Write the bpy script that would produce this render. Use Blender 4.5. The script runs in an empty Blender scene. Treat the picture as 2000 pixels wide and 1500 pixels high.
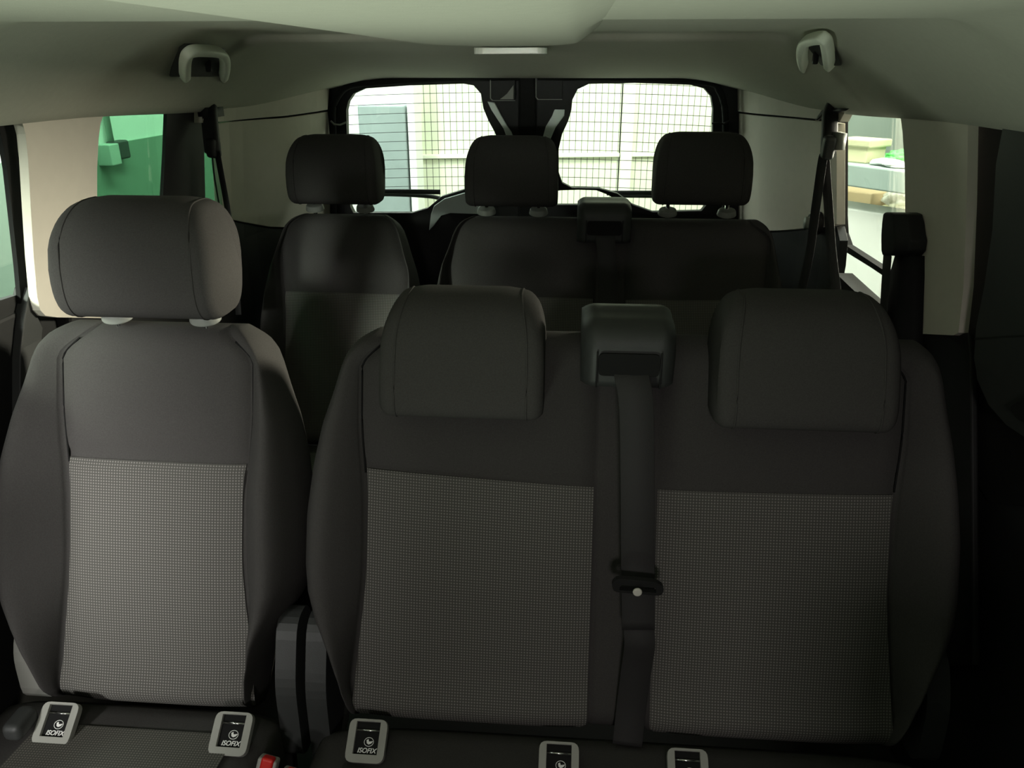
import bpy, bmesh, math, random
from mathutils import Vector, Matrix
random.seed(7)
R = math.radians
scn = bpy.context.scene
COL = scn.collection

# ------------------------------------------------------------------ camera, world, lights, exposure
CAM = Vector((0.13, 0.0, 1.25))
PITCH, YAW, FPX = R(22.6), R(4.33), 1500.0
cd = bpy.data.cameras.new('camera'); co = bpy.data.objects.new('camera', cd); COL.objects.link(co)
cd.sensor_width = 36.0; cd.lens = 36.0 * FPX / 2000.0; cd.clip_start = 0.02
co.location = CAM; co.rotation_euler = (R(90) - PITCH, 0, YAW)
scn.camera = co
vs = scn.view_settings
vs.view_transform = 'Standard'; vs.look = 'None'; vs.exposure = 0.0; vs.gamma = 1.0; vs.use_curve_mapping = False
w = bpy.data.worlds.new('world'); scn.world = w; w.use_nodes = True
w.node_tree.nodes['Background'].inputs[0].default_value = (0.80, 1.0, 0.82, 1)
w.node_tree.nodes['Background'].inputs[1].default_value = 0.035

def area(name, loc, target, sx, sy, power, col=(1, 1, 1), spread=180):
    d = bpy.data.lights.new(name, 'AREA'); d.shape = 'RECTANGLE'; d.size = sx; d.size_y = sy
    d.energy = power; d.color = col; d.spread = R(spread)
    o = bpy.data.objects.new(name, d); COL.objects.link(o); o.location = loc
    o.rotation_euler = (Vector(target) - Vector(loc)).to_track_quat('-Z', 'Y').to_euler()
    return o
area('garage_lamp_rear', (0.7, 3.5, 2.3), (0.7, 4.7, 0.6), 2.2, 0.4, 66, (0.96, 1.0, 0.93))
area('rear_wall_fill', (-1.3, 4.9, 2.3), (-1.3, 5.3, 1.2), 1.2, 0.3, 45, (0.98, 1.0, 0.97))  # added fill without a fixture, whitens the wall behind the pier
area('garage_lamp_left', (-1.00, -1.10, 1.27), (-0.63, 1.0, 0.62), 0.22, 0.22, 2.2, (1.0, 1.0, 0.95), 31)
area('pillar_rim_fill', (-1.30, 0.20, 1.30), (-0.77, 1.20, 0.88), 0.15, 0.15, 0.90, (0.96, 1.0, 0.90), 26)  # added narrow fill, no real lamp, brightens the left pillar's front rim
area('ceiling_lip_fill', (-0.2, -1.8, 1.10), (-0.05, 1.72, 1.36), 0.8, 0.08, 0.38, (0.95, 1.0, 0.86), 14)  # added low fill, made up to pick out the headliner's step lip
area('garage_lamp_front', (0.15, -1.6, 1.47), (0.30, 1.0, 0.7), 0.22, 0.22, 12, (1.0, 0.93, 0.90))
area('ceiling_fill', (-0.3, -0.35, 0.02), (-0.02, 0.50, 1.30), 0.3, 0.3, 2.7, (0.86, 1.0, 0.80), 66)  # added upward fill on the van floor, brightens the near headliner
area('garage_lamp_side', (-1.2, 2.7, 2.4), (-2.05, 2.9, 0.9), 2.4, 0.3, 150, (0.93, 1.0, 0.95))
area('garage_lamp_shelves', (1.5, 2.2, 2.2), (1.9, 3.0, 0.6), 1.2, 0.4, 85, (1.0, 1.0, 0.92))
area('garage_lamp_right', (1.75, 2.15, 1.20), (-0.75, 1.30, 1.02), 0.4, 0.25, 17, (1.0, 0.88, 0.76), 70)


# ------------------------------------------------------------------ sight lines (photograph pixel -> point on a chosen plane of the van)
_f = Vector((-math.sin(YAW) * math.cos(PITCH), math.cos(YAW) * math.cos(PITCH), -math.sin(PITCH)))
_r = Vector((math.cos(YAW), math.sin(YAW), 0)); _u = _r.cross(_f)
def _d(x, y): return _f * FPX + _r * (x - 1000) + _u * (750 - y)
def PY(x, y, Y): d = _d(x, y); return CAM + d * (Y / d.y)
def PX(x, y, X): d = _d(x, y); return CAM + d * ((X - CAM.x) / d.x)
def PZ(x, y, Z): d = _d(x, y); return CAM + d * ((Z - CAM.z) / d.z)
def smooth(a, b, t):
    t = min(1, max(0, (t - a) / (b - a))); return t * t * (3 - 2 * t)
def WALL(Y, z):                                   # half width of the cabin lining at (Y, z)
    return 0.79 - 0.11 * max(0.0, z - 0.8) - 0.12 * smooth(1.95, 2.52, Y)
def PW(x, y, off=0.0):                            # pixel -> (Y, z) on the side lining
    s = -1 if x < 1123 else 1
    X = 0.75
    for _ in range(30):
        p = PX(x, y, s * X); X = 0.5 * X + 0.5 * (WALL(p.y, p.z) + off)
    p = PX(x, y, s * X)
    return (p.y, p.z)

# ------------------------------------------------------------------ materials
def nodes(name):
    m = bpy.data.materials.new(name); m.use_nodes = True
    nt = m.node_tree; b = nt.nodes['Principled BSDF']
    return m, nt, b
def N(nt, typ, **k):
    n = nt.nodes.new(typ)
    for a, v in k.items(): setattr(n, a, v)
    return n
def mat(name, col, rough=0.6, var=0.12, scale=60, bump=0.0, bscale=400, metal=0.0, spec=0.5, sheen=0.0, coord='Object'):
    m, nt, b = nodes(name)
    b.inputs['Roughness'].default_value = rough; b.inputs['Metallic'].default_value = metal
    b.inputs['Specular IOR Level'].default_value = spec
    if sheen: b.inputs['Sheen Weight'].default_value = sheen; b.inputs['Sheen Roughness'].default_value = 0.5
    tc = N(nt, 'ShaderNodeTexCoord'); nz = N(nt, 'ShaderNodeTexNoise'); nz.inputs['Scale'].default_value = scale
    nz.inputs['Detail'].default_value = 3
    nt.links.new(tc.outputs[coord], nz.inputs['Vector'])
    mx = N(nt, 'ShaderNodeMix', data_type='RGBA')
    mx.inputs[6].default_value = tuple(c * (1 - var) for c in col) + (1,)
    mx.inputs[7].default_value = tuple(min(1, c * (1 + var)) for c in col) + (1,)
    nt.links.new(nz.outputs['Fac'], mx.inputs[0]); nt.links.new(mx.outputs[2], b.inputs['Base Color'])
    if bump:
        n2 = N(nt, 'ShaderNodeTexNoise'); n2.inputs['Scale'].default_value = bscale; n2.inputs['Detail'].default_value = 2
        nt.links.new(tc.outputs[coord], n2.inputs['Vector'])
        bp = N(nt, 'ShaderNodeBump'); bp.inputs['Strength'].default_value = bump; bp.inputs['Distance'].default_value = 0.001
        nt.links.new(n2.outputs['Fac'], bp.inputs['Height']); nt.links.new(bp.outputs[0], b.inputs['Normal'])
    return m
def weave(name, lo, hi, pitch):                   # dotted seat cloth, laid out on the cloth's own metres (UV)
    m, nt, b = nodes(name)
    b.inputs['Roughness'].default_value = 0.95; b.inputs['Specular IOR Level'].default_value = 0.1
    uv = N(nt, 'ShaderNodeTexCoord'); sp = N(nt, 'ShaderNodeSeparateXYZ'); nt.links.new(uv.outputs['UV'], sp.inputs[0])
    outs = []
    for ax in 'XY':
        a = N(nt, 'ShaderNodeMath', operation='MULTIPLY'); a.inputs[1].default_value = 2 * math.pi / pitch
        nt.links.new(sp.outputs[ax], a.inputs[0])
        s = N(nt, 'ShaderNodeMath', operation='SINE'); nt.links.new(a.outputs[0], s.inputs[0])
        h = N(nt, 'ShaderNodeMath', operation='MULTIPLY_ADD'); h.inputs[1].default_value = 0.5; h.inputs[2].default_value = 0.5
        nt.links.new(s.outputs[0], h.inputs[0]); outs.append(h)
    pr = N(nt, 'ShaderNodeMath', operation='MULTIPLY'); nt.links.new(outs[0].outputs[0], pr.inputs[0]); nt.links.new(outs[1].outputs[0], pr.inputs[1])
    rp = N(nt, 'ShaderNodeMapRange'); rp.inputs[1].default_value = 0.15; rp.inputs[2].default_value = 0.8
    nt.links.new(pr.outputs[0], rp.inputs[0])
    mx = N(nt, 'ShaderNodeMix', data_type='RGBA'); mx.inputs[6].default_value = lo + (1,); mx.inputs[7].default_value = hi + (1,)
    nt.links.new(rp.outputs[0], mx.inputs[0]); nt.links.new(mx.outputs[2], b.inputs['Base Color'])
    return m
def glass(name, tint, gloss=0.06):
    m, nt, b = nodes(name); nt.nodes.remove(b)
    t = N(nt, 'ShaderNodeBsdfTransparent'); t.inputs[0].default_value = tint + (1,)
    g = N(nt, 'ShaderNodeBsdfGlossy'); g.inputs['Roughness'].default_value = 0.02
    x = N(nt, 'ShaderNodeMixShader'); x.inputs[0].default_value = gloss
    nt.links.new(t.outputs[0], x.inputs[1]); nt.links.new(g.outputs[0], x.inputs[2])
    nt.links.new(x.outputs[0], nt.nodes['Material Output'].inputs[0])
    return m
def ribbed(name, col, line, pitch, wid):          # sheet-metal gate with narrow upright grooves every `pitch` metres
    m, nt, b = nodes(name); b.inputs['Roughness'].default_value = 0.5
    tc = N(nt, 'ShaderNodeTexCoord'); sp = N(nt, 'ShaderNodeSeparateXYZ'); nt.links.new(tc.outputs['Object'], sp.inputs[0])
    a = N(nt, 'ShaderNodeMath', operation='DIVIDE'); a.inputs[1].default_value = pitch; nt.links.new(sp.outputs['X'], a.inputs[0])
    fr = N(nt, 'ShaderNodeMath', operation='FRACT'); nt.links.new(a.outputs[0], fr.inputs[0])
    lt = N(nt, 'ShaderNodeMath', operation='LESS_THAN'); lt.inputs[1].default_value = wid / pitch; nt.links.new(fr.outputs[0], lt.inputs[0])
    mx = N(nt, 'ShaderNodeMix', data_type='RGBA'); mx.inputs[6].default_value = col + (1,); mx.inputs[7].default_value = line + (1,)
    nt.links.new(lt.outputs[0], mx.inputs[0]); nt.links.new(mx.outputs[2], b.inputs['Base Color'])
    return m
M = dict(
    headliner=mat('headliner_cloth', (0.50, 0.50, 0.42), 0.9, 0.06, 90, 0.25, 700),
    beige=mat('beige_plastic', (0.66, 0.61, 0.53), 0.65, 0.04, 40, 0.15, 900),
    fabric=mat('charcoal_seat_cloth', (0.062, 0.059, 0.057), 0.95, 0.25, 500, 0.4, 1400, spec=0.12),
    weave=weave('dotted_seat_cloth', (0.085, 0.082, 0.076), (0.23, 0.222, 0.205), 0.0045),
    cushion_weave=weave('dotted_cushion_cloth', (0.085, 0.082, 0.074), (0.19, 0.18, 0.16), 0.0045),
    black=mat('black_plastic', (0.016, 0.016, 0.016), 0.6, 0.15, 60, 0.2, 900, spec=0.3),
    rubber=mat('black_rubber', (0.012, 0.012, 0.012), 0.8, 0.15, 60, spec=0.15),
    dgrey=mat('dark_grey_plastic', (0.036, 0.038, 0.037), 0.55, 0.1, 60, 0.2, 900),
    mgrey=mat('mid_grey_plastic', (0.22, 0.23, 0.21), 0.5, 0.08, 60, 0.15, 900),
    handle=mat('grey_green_handle_plastic', (0.88, 0.92, 0.80), 0.5, 0.05, 60),
    isogrey=mat('pale_grey_plastic', (0.34, 0.34, 0.31), 0.5, 0.06, 60),
    belt=mat('seat_belt_webbing', (0.032, 0.031, 0.031), 0.6, 0.2, 900, 0.4, 900, spec=0.25),
    chrome=mat('polished_steel', (0.75, 0.75, 0.74), 0.18, 0.02, 20, metal=1.0),
    white=mat('white_print', (0.85, 0.85, 0.83), 0.6, 0.02, 20),
    button=mat('ivory_button', (0.62, 0.60, 0.54), 0.5, 0.03, 20),
    red=mat('red_plastic', (0.70, 0.02, 0.015), 0.4, 0.05, 30),
    body=mat('pale_body_paint', (0.72, 0.82, 0.80), 0.35, 0.03, 20),
    shell=mat('dark_body_metal', (0.05, 0.05, 0.05), 0.6, 0.1, 20),
    glass=glass('clear_glass', (0.92, 0.96, 0.92)),
    tint=glass('green_privacy_glass', (0.36, 0.56, 0.42)),
    lens=mat('clear_lens', (0.62, 0.64, 0.58), 0.12, 0.02, 20),
    carpet=mat('black_carpet', (0.015, 0.014, 0.014), 1.0, 0.3, 300, 0.5, 300),
    gwhite=mat('white_wall_paint', (0.80, 0.82, 0.78), 0.8, 0.03, 6),
    ggreen=mat('green_wall_paint', (0.19, 0.27, 0.21), 0.7, 0.05, 6),
    ggrey=mat('grey_green_plaster', (0.19, 0.235, 0.20), 0.9, 0.08, 5),
    gfloor=mat('concrete_floor', (0.35, 0.36, 0.33), 0.8, 0.1, 8),
    gate=ribbed('cream_ribbed_sheet', (0.80, 0.84, 0.66), (0.22, 0.25, 0.19), 0.0365, 0.0042),
    gateframe=mat('cream_gate_frame', (0.86, 0.89, 0.74), 0.5, 0.03, 10),
    column=mat('blue_grey_render', (0.24, 0.29, 0.285), 0.9, 0.10, 12),
    pipe=mat('grey_conduit', (0.42, 0.50, 0.44), 0.5, 0.05, 20),
    yellow=mat('pale_yellow_card', (0.60, 0.575, 0.36), 0.8, 0.04, 12),
    card=mat('brown_card', (0.50, 0.38, 0.21), 0.85, 0.06, 12),
    carton=mat('white_card', (0.92, 0.91, 0.85), 0.8, 0.02, 12),
    shelf=mat('grey_shelf_board', (0.36, 0.44, 0.40), 0.6, 0.06, 10),
    bag=mat('white_plastic_bag', (0.85, 0.88, 0.85), 0.35, 0.03, 10),
    green=mat('bright_green_print', (0.10, 0.60, 0.12), 0.4, 0.05, 10),
)
def film():
    m, nt, b = nodes('crumpled_clear_film')
    b.inputs['Base Color'].default_value = (0.75, 0.76, 0.66, 1); b.inputs['Roughness'].default_value = 0.15
    t = N(nt, 'ShaderNodeBsdfTransparent'); x = N(nt, 'ShaderNodeMixShader'); x.inputs[0].default_value = 0.45
    nt.links.new(t.outputs[0], x.inputs[1]); nt.links.new(b.outputs[0], x.inputs[2])
    nt.links.new(x.outputs[0], nt.nodes['Material Output'].inputs[0])
    return m
M['film'] = film()

# ------------------------------------------------------------------ object helpers
def empty(name, loc=(0, 0, 0)):
    o = bpy.data.objects.new(name, None); o.empty_display_size = 0.05; COL.objects.link(o); o.location = loc
    return o
def tag(o, label, cat, group=None):
    o['label'] = label; o['category'] = cat
    if group: o['group'] = group
    return o
def thing(name, label, cat, loc=(0, 0, 0), group=None): return tag(empty(name, loc), label, cat, group or {'seat_belt': 'seat belts of the two rows', 'van_seat': 'single seats', 'double_bench_seat': 'double bench seats'}.get(name))
def world_of(o):
    v = Vector((0, 0, 0))
    while o: v += o.location; o = o.parent
    return v
def link(name, me, m, parent=None, smooth=True, origin=None, structure=False, label=None):
    """mesh given in van coordinates; origin moved to the middle of its base"""
    if origin is None and len(me.vertices):
        xs = [v.co.x for v in me.vertices]; ys = [v.co.y for v in me.vertices]; zs = [v.co.z for v in me.vertices]
        origin = ((min(xs) + max(xs)) / 2, (min(ys) + max(ys)) / 2, min(zs))
    origin = Vector(origin or (0, 0, 0))
    me.transform(Matrix.Translation(-origin))
    me.name = name
    if m: me.materials.append(m)
    for p in me.polygons: p.use_smooth = smooth
    o = bpy.data.objects.new(name, me); COL.objects.link(o)
    o.location = origin
    if parent: o.parent = parent; o.location = origin - world_of(parent)
    if structure: o['kind'] = 'structure'
    if label: o['label'] = label
    return o
def from_bm(bm):
    bmesh.ops.recalc_face_normals(bm, faces=bm.faces[:])
    me = bpy.data.meshes.new('m'); bm.to_mesh(me); bm.free(); return me
def bevel_mod(o, wd=0.004, seg=2, ang=35):
    b = o.modifiers.new('bevel', 'BEVEL'); b.width = wd; b.segments = seg; b.limit_method = 'ANGLE'; b.angle_limit = R(ang)
    b.harden_normals = False
    n = o.modifiers.new('wn', 'WEIGHTED_NORMAL'); n.keep_sharp = True
    return o
def box_me(c, s, rot=None):
    bm = bmesh.new(); bmesh.ops.create_cube(bm, size=1.0)
    m4 = Matrix.Translation(Vector(c)) @ (rot.to_4x4() if rot else Matrix.Identity(4)) @ Matrix.Diagonal(Vector((*s, 1)))
    bmesh.ops.transform(bm, matrix=m4, verts=bm.verts[:]); return from_bm(bm)
def box(name, c, s, m, parent=None, bev=0.004, rot=None, seg=3, **k):
    o = link(name, box_me(c, s, rot), m, parent, smooth=bool(bev), **k)
    return bevel_mod(o, bev, seg) if bev else o
def join_me(mes):
    bm = bmesh.new()
    for me in mes: bm.from_mesh(me); bpy.data.meshes.remove(me)
    me = bpy.data.meshes.new('m'); bm.to_mesh(me); bm.free(); return me
def loft_me(rings, closed=True, caps=True):
    bm = bmesh.new(); vs_ = [[bm.verts.new(p) for p in r] for r in rings]
    n = len(rings[0])
    for a, b in zip(vs_, vs_[1:]):
        for i in range(n if closed else n - 1):
            j = (i + 1) % n; bm.faces.new((a[i], a[j], b[j], b[i]))
    if caps and closed:
        bm.faces.new(vs_[0][::-1]); bm.faces.new(vs_[-1])
    return from_bm(bm)
def crom(pts, n=6, closed=False):
    out = []; P_ = [Vector(p) for p in pts]; L = len(P_)
    for i in range(L if closed else L - 1):
        if closed: a, b, c, d = (P_[(i + k) % L] for k in (-1, 0, 1, 2))
        else: a, b, c, d = P_[max(i - 1, 0)], P_[i], P_[i + 1], P_[min(i + 2, L - 1)]
        for k in range(n):
            t = k / n
            out.append(0.5 * ((2 * b) + (c - a) * t + (2 * a - 5 * b + 4 * c - d) * t * t + (3 * b - a - 3 * c + d) * t ** 3))
    if not closed: out.append(P_[-1])
    return out
def tube_me(pts, rad, seg=10, sq=None):
    """swept tube; sq=(w,h,up) sweeps a rounded rectangle instead"""
    pts = [Vector(p) for p in pts]; rings = []
    ref = Vector(sq[2]) if sq else None
    for i, p in enumerate(pts):
        t = (pts[min(i + 1, len(pts) - 1)] - pts[max(i - 1, 0)]).normalized()
        up = ref if ref else (Vector((0, 0, 1)) if abs(t.z) < 0.95 else Vector((0, 1, 0)))
        a = t.cross(up).normalized(); b = a.cross(t).normalized()
        rr = rad[i] if isinstance(rad, (list, tuple)) else rad
        ring = []
        for k in range(seg):
            an = 2 * math.pi * k / seg
            if sq:
                c, s = math.cos(an), math.sin(an); e = 0.5
                x = math.copysign(abs(c) ** e, c) * sq[0] / 2; y = math.copysign(abs(s) ** e, s) * sq[1] / 2
            else: x, y = rr * math.cos(an), rr * math.sin(an)
            ring.append(p + a * x + b * y)
        rings.append(ring)
    return loft_me(rings)
def ribbon_me(pts, wd, th=0.0016, wdir=None):
    """flat strap: pts centre line, wdir width direction (or a list of them)"""
    pts = [Vector(p) for p in pts]; rings = []
    for i, p in enumerate(pts):
        t = (pts[min(i + 1, len(pts) - 1)] - pts[max(i - 1, 0)]).normalized()
        wv = Vector(wdir[i] if isinstance(wdir, list) else wdir)
        wv = (wv - t * wv.dot(t)).normalized(); nn = t.cross(wv).normalized()
        ww = wd[i] if isinstance(wd, (list, tuple)) else wd
        h, q = ww / 2, th / 2
        rings.append([p - wv * h - nn * q * .3, p - wv * h * .97 - nn * q, p + wv * h * .97 - nn * q, p + wv * h - nn * q * .3,
                      p + wv * h + nn * q * .3, p + wv * h * .97 + nn * q, p - wv * h * .97 + nn * q, p - wv * h + nn * q * .3])
    return loft_me(rings)
def poly_me(outer, holes=(), th=0.02, fmap=None, cut=None):
    """filled 2-D outline with holes, given thickness, then mapped to space by fmap(u, v, w), w in 0..th"""
    cu = bpy.data.curves.new('c', 'CURVE'); cu.dimensions = '2D'; cu.fill_mode = 'BOTH'
    for lp in [outer] + list(holes):
        sp = cu.splines.new('POLY'); sp.points.add(len(lp) - 1); sp.use_cyclic_u = True
        for q, p in zip(sp.points, lp): q.co = (p[0], p[1], 0, 1)
    ob = bpy.data.objects.new('c', cu); COL.objects.link(ob)
    bpy.context.view_layer.update()
    me = bpy.data.meshes.new_from_object(ob.evaluated_get(bpy.context.evaluated_depsgraph_get()))
    bpy.data.objects.remove(ob); bpy.data.curves.remove(cu)
    bm = bmesh.new(); bm.from_mesh(me); bpy.data.meshes.remove(me)
    bmesh.ops.remove_doubles(bm, verts=bm.verts[:], dist=1e-6)
    if cut:
        for ax in (0, 1):
            lo = min(v.co[ax] for v in bm.verts); hi = max(v.co[ax] for v in bm.verts)
            k = lo + cut
            while k < hi - 1e-4:
                no = Vector((0, 0, 0)); no[ax] = 1; c0 = Vector((0, 0, 0)); c0[ax] = k
                bmesh.ops.bisect_plane(bm, geom=bm.verts[:] + bm.edges[:] + bm.faces[:], plane_co=c0, plane_no=no, dist=1e-6)
                k += cut
    bmesh.ops.recalc_face_normals(bm, faces=bm.faces[:])
    ex = bmesh.ops.extrude_face_region(bm, geom=bm.faces[:], use_keep_orig=True)
    for v in ex['geom']:
        if isinstance(v, bmesh.types.BMVert): v.co.z += th
    if fmap:
        for v in bm.verts: v.co = Vector(fmap(v.co.x, v.co.y, v.co.z))
    return from_bm(bm)
def rnd_poly(pts, r=0.01, n=4):
    """round every corner of a polygon"""
    out = []; L = len(pts)
    for i in range(L):
        p = Vector(pts[i][:2]); a = Vector(pts[i - 1][:2]); b = Vector(pts[(i + 1) % L][:2])
        ra = min(r, (a - p).length * .45); rb = min(r, (b - p).length * .45)
        p0 = p + (a - p).normalized() * ra; p1 = p + (b - p).normalized() * rb
        for k in range(n + 1):
            t = k / n; q = p0 * (1 - t) ** 2 + p * 2 * t * (1 - t) + p1 * t * t
            out.append((q.x, q.y))
    return out
def text_me(s, size, shear=0.25, ext=0.0003):
    cu = bpy.data.curves.new('t', 'FONT'); cu.body = s; cu.size = size; cu.shear = shear; cu.extrude = ext
    cu.align_x = 'CENTER'; cu.align_y = 'CENTER'; cu.offset = size * 0.018
    ob = bpy.data.objects.new('t', cu); COL.objects.link(ob); bpy.context.view_layer.update()
    me = bpy.data.meshes.new_from_object(ob.evaluated_get(bpy.context.evaluated_depsgraph_get()))
    bpy.data.objects.remove(ob); bpy.data.curves.remove(cu); return me
def apply_frame(me, o, ex, ey, ez):
    ex, ey, ez = (Vector(v).normalized() for v in (ex, ey, ez))
    m = Matrix(((ex.x, ey.x, ez.x, o[0]), (ex.y, ey.y, ez.y, o[1]), (ex.z, ey.z, ez.z, o[2]), (0, 0, 0, 1)))
    me.transform(m); return me

# ================================================================== THE CABIN
# ---- headliner
def zc(Y, tab=((-1.0, 1.299), (0.90, 1.300), (0.93, 1.301), (0.96, 1.304), (1.02, 1.313), (1.10, 1.3145), (1.69, 1.3145), (1.705, 1.3135), (1.713, 1.310), (1.718, 1.3060), (1.724, 1.3020), (1.735, 1.2995), (1.75, 1.2985), (1.80, 1.2965), (2.0, 1.279), (2.3, 1.240), (2.44, 1.224), (2.475, 1.218), (2.50, 1.217))):
    for (a, b), (c, d) in zip(tab, tab[1:]):
        if Y <= c:
            return b + (d - b) * (max(Y, a) - a) / (c - a)
    return tab[-1][1]
def zedge(Y): return 1.168 - 0.018 * smooth(1.3, 2.0, Y) + 0.035 * smooth(2.05, 2.5, Y)
def ceil_z(X, Y):
    W_ = WALL(Y, 1.165); a = min(1.0, abs(X) / W_)
    t = max(0.0, (a - 0.68) / 0.32)
    drop = 1.35 * t * t - 0.35 * t ** 4 if t < 1 else 1.0
    return zc(Y) - (zc(Y) - zedge(Y)) * min(1.0, drop)
ys = [-0.75, -0.6, -0.2, 0.2, 0.5, 0.8, 0.88, 0.90, 0.93, 0.945, 0.96, 0.98, 1.0, 1.02, 1.05, 1.1, 1.2, 1.3, 1.4, 1.5, 1.55, 1.6, 1.63, 1.645, 1.66, 1.67, 1.68, 1.69, 1.70, 1.71, 1.72, 1.735, 1.745, 1.76, 1.78, 1.80, 1.85, 1.9, 1.95, 2.0, 2.05, 2.1, 2.15, 2.2, 2.25, 2.3, 2.35, 2.4, 2.44, 2.46, 2.475, 2.49, 2.50]
rows = []
for Y in ys:
    W_ = WALL(Y, 1.165)
    rr = []
    for i in range(81):
        a = -1 + 2 * i / 80; a = math.copysign(abs(a) ** 0.8, a)
        rr.append((a * W_, Y, ceil_z(a * W_, Y)))
    # turn the lower edges outward over the side lining
    rr = [(-W_ - 0.05, Y, zedge(Y) + 0.02), (-W_ - 0.012, Y, zedge(Y) - 0.001)] + rr + [(W_ + 0.012, Y, zedge(Y) - 0.001), (W_ + 0.05, Y, zedge(Y) + 0.02)]
    rows.append(rr)
# rolled rear lip
last = rows[-1]
rows.append([(x, 2.508, z + 0.004) for x, y, z in last]); rows.append([(x, 2.510, z + 0.03) for x, y, z in last])
ceil = link('ceiling', loft_me(rows, closed=False), M['headliner'], structure=True)
sd = ceil.modifiers.new('thick', 'SOLIDIFY'); sd.thickness = 0.006; sd.offset = 1
box('roof_panel', (0, 0.92, 1.43), (1.75, 3.34, 0.02), M['shell'], bev=0)['kind'] = 'structure'

# ---- side lining: outlines in photograph pixels, laid on the lining surface
def side_map(s, off):
    return lambda u, v, w_: (s * (WALL(u, v) + off - w_), u, v)
def lining(name, px, m, off=0.0, th=0.02, r=0.0, parent=None, structure=True, holes=(), cut=0.06, bev=0.006, raw=False, label=None):
    s = -1 if (px[0][0] < 1123 if not raw else raw < 0) else 1
    q = list(px) if raw else [PW(x, y, off - th) for x, y in px]
    if r: q = rnd_poly(q, r)
    o = link(name, poly_me(q, holes, th, side_map(s, off), cut), m, parent, smooth=False, structure=structure and parent is None, label=label)
    return bevel_mod(o, bev, 3, 50) if bev else o
def rect(a, b, c, d): return [(a, b), (c, b), (c, d), (a, d)]
# outer shell with window openings (Y, z)
wl1 = rnd_poly([(0.25, 0.84), (1.45, 0.84), (1.45, 1.24), (0.25, 1.24)], 0.03)
wl2 = rnd_poly([(1.50, 0.84), (2.25, 0.84), (2.25, 1.24), (1.50, 1.24)], 0.03)
wr2 = rnd_poly([(1.46, 0.60), (2.38, 0.60), (2.38, 1.24), (1.46, 1.24)], 0.03)
wr0 = rnd_poly([(-0.75, 0.90), (0.0, 0.90), (0.0, 1.20), (-0.55, 1.20)], 0.05)
wl0 = rnd_poly([(-0.95, 0.05), (0.18, 0.05), (0.18, 1.20), (-0.55, 1.20), (-0.95, 0.95)], 0.05)   # unseen opening, made large to let light onto the single seat
shell_l = lining('wall_left', rect(-1.0, -0.12, 2.6, 1.42), M['shell'], 0.10, 0.03, raw=-1, holes=(wl1, wl2, wl0), cut=0.2, bev=0)
shell_r = lining('wall_right', rect(-1.0, -0.12, 2.6, 1.42), M['shell'], 0.10, 0.03, raw=1, holes=(wr2, wr0), cut=0.2, bev=0)
lining('window_1', rect(0.2, 0.80, 1.475, 1.28), M['glass'], 0.092, 0.004, raw=-1, cut=0.2, bev=0)
lining('window_2', rect(1.476, 0.80, 2.30, 1.28), M['tint'], 0.092, 0.004, raw=-1, cut=0.2, bev=0)
lining('window_3', rect(1.42, 0.56, 2.42, 1.28), M['glass'], 0.092, 0.004, raw=1, cut=0.2, bev=0)
# lower linings
lining('trim_1', rect(0.2, -0.12, 1.30, 0.86), M['black'], 0.06, 0.03, raw=-1, cut=0.15, bev=0.01)
lining('trim_2', [(1.30, -0.12), (2.56, -0.12), (2.56, 0.70), (1.98, 0.70), (1.98, 0.88), (1.30, 0.88)], M['black'], 0.055, 0.05, raw=-1, cut=0.15, bev=0.01)
lining('trim_3', rect(1.32, -0.12, 2.56, 0.66), M['black'], 0.055, 0.05, raw=1, cut=0.15, bev=0.01)
lining('trim_17', rect(0.2, -0.12, 1.42, 0.86), M['black'], 0.07, 0.03, raw=1, cut=0.15, bev=0.01)
# pillar covers
lining('trim_4', [(44, 225), (44, 240), (50, 262), (55, 310), (60, 400), (66, 500), (73, 580), (79, 606), (89, 617), (110, 620), (230, 622), (196, 420), (190, 400), (190, 330), (193, 270), (197, 240), (202, 226), (206, 205), (37, 205)],
       M['beige'], 0.016, 0.016, bev=0.008)
lining('trim_5', [(1762, 205), (1758, 222), (1763, 260), (1767, 330), (1768, 420), (1763, 520), (1745, 600), (1770, 645), (1800, 652), (1862, 655), (1872, 650), (1882, 560), (1888, 400), (1891, 225), (1891, 205)],
       M['beige'], 0.016, 0.016, bev=0.008)
# rear side panels: upper band under the headliner and the panel below
lining('trim_6', [(395, 190), (645, 150), (640, 214), (560, 226), (440, 237), (395, 240)], M['beige'], 0.012, 0.02, bev=0.003)
lining('trim_7', [(425, 241), (560, 230), (640, 218), (660, 440), (600, 444), (530, 443), (455, 429), (436, 425)], M['beige'], 0.016, 0.02, bev=0.003)
lining('trim_8', [(1424, 155), (1427, 214), (1480, 222), (1560, 229), (1640, 238), (1660, 200), (1560, 180)], M['beige'], 0.012, 0.02, bev=0.003)
lining('trim_9', [(1427, 218), (1480, 226), (1560, 233), (1634, 241), (1634, 438), (1600, 443), (1520, 450), (1400, 456)], M['beige'], 0.016, 0.02, bev=0.003)
lining('trim_10', [(436, 429), (455, 433), (530, 447), (600, 448), (660, 444), (660, 760), (436, 760)], M['black'], 0.018, 0.05, bev=0.006)
lining('trim_11', [(1400, 460), (1520, 454), (1600, 447), (1634, 442), (1640, 470), (1632, 540), (1600, 640), (1400, 640)], M['black'], 0.018, 0.02, bev=0.004)
lining('trim_18', [(1424, 150), (1560, 180), (1631, 200), (1631, 460), (1400, 470)], M['black'], 0.045, 0.01, bev=0)  # unseen backing, added to stop light leaking through the panel seam
lining('trim_19', [(428, 200), (660, 150), (660, 470), (428, 450)], M['black'], 0.045, 0.01, bev=0)  # same added backing against leaking light, behind the left panels
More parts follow.
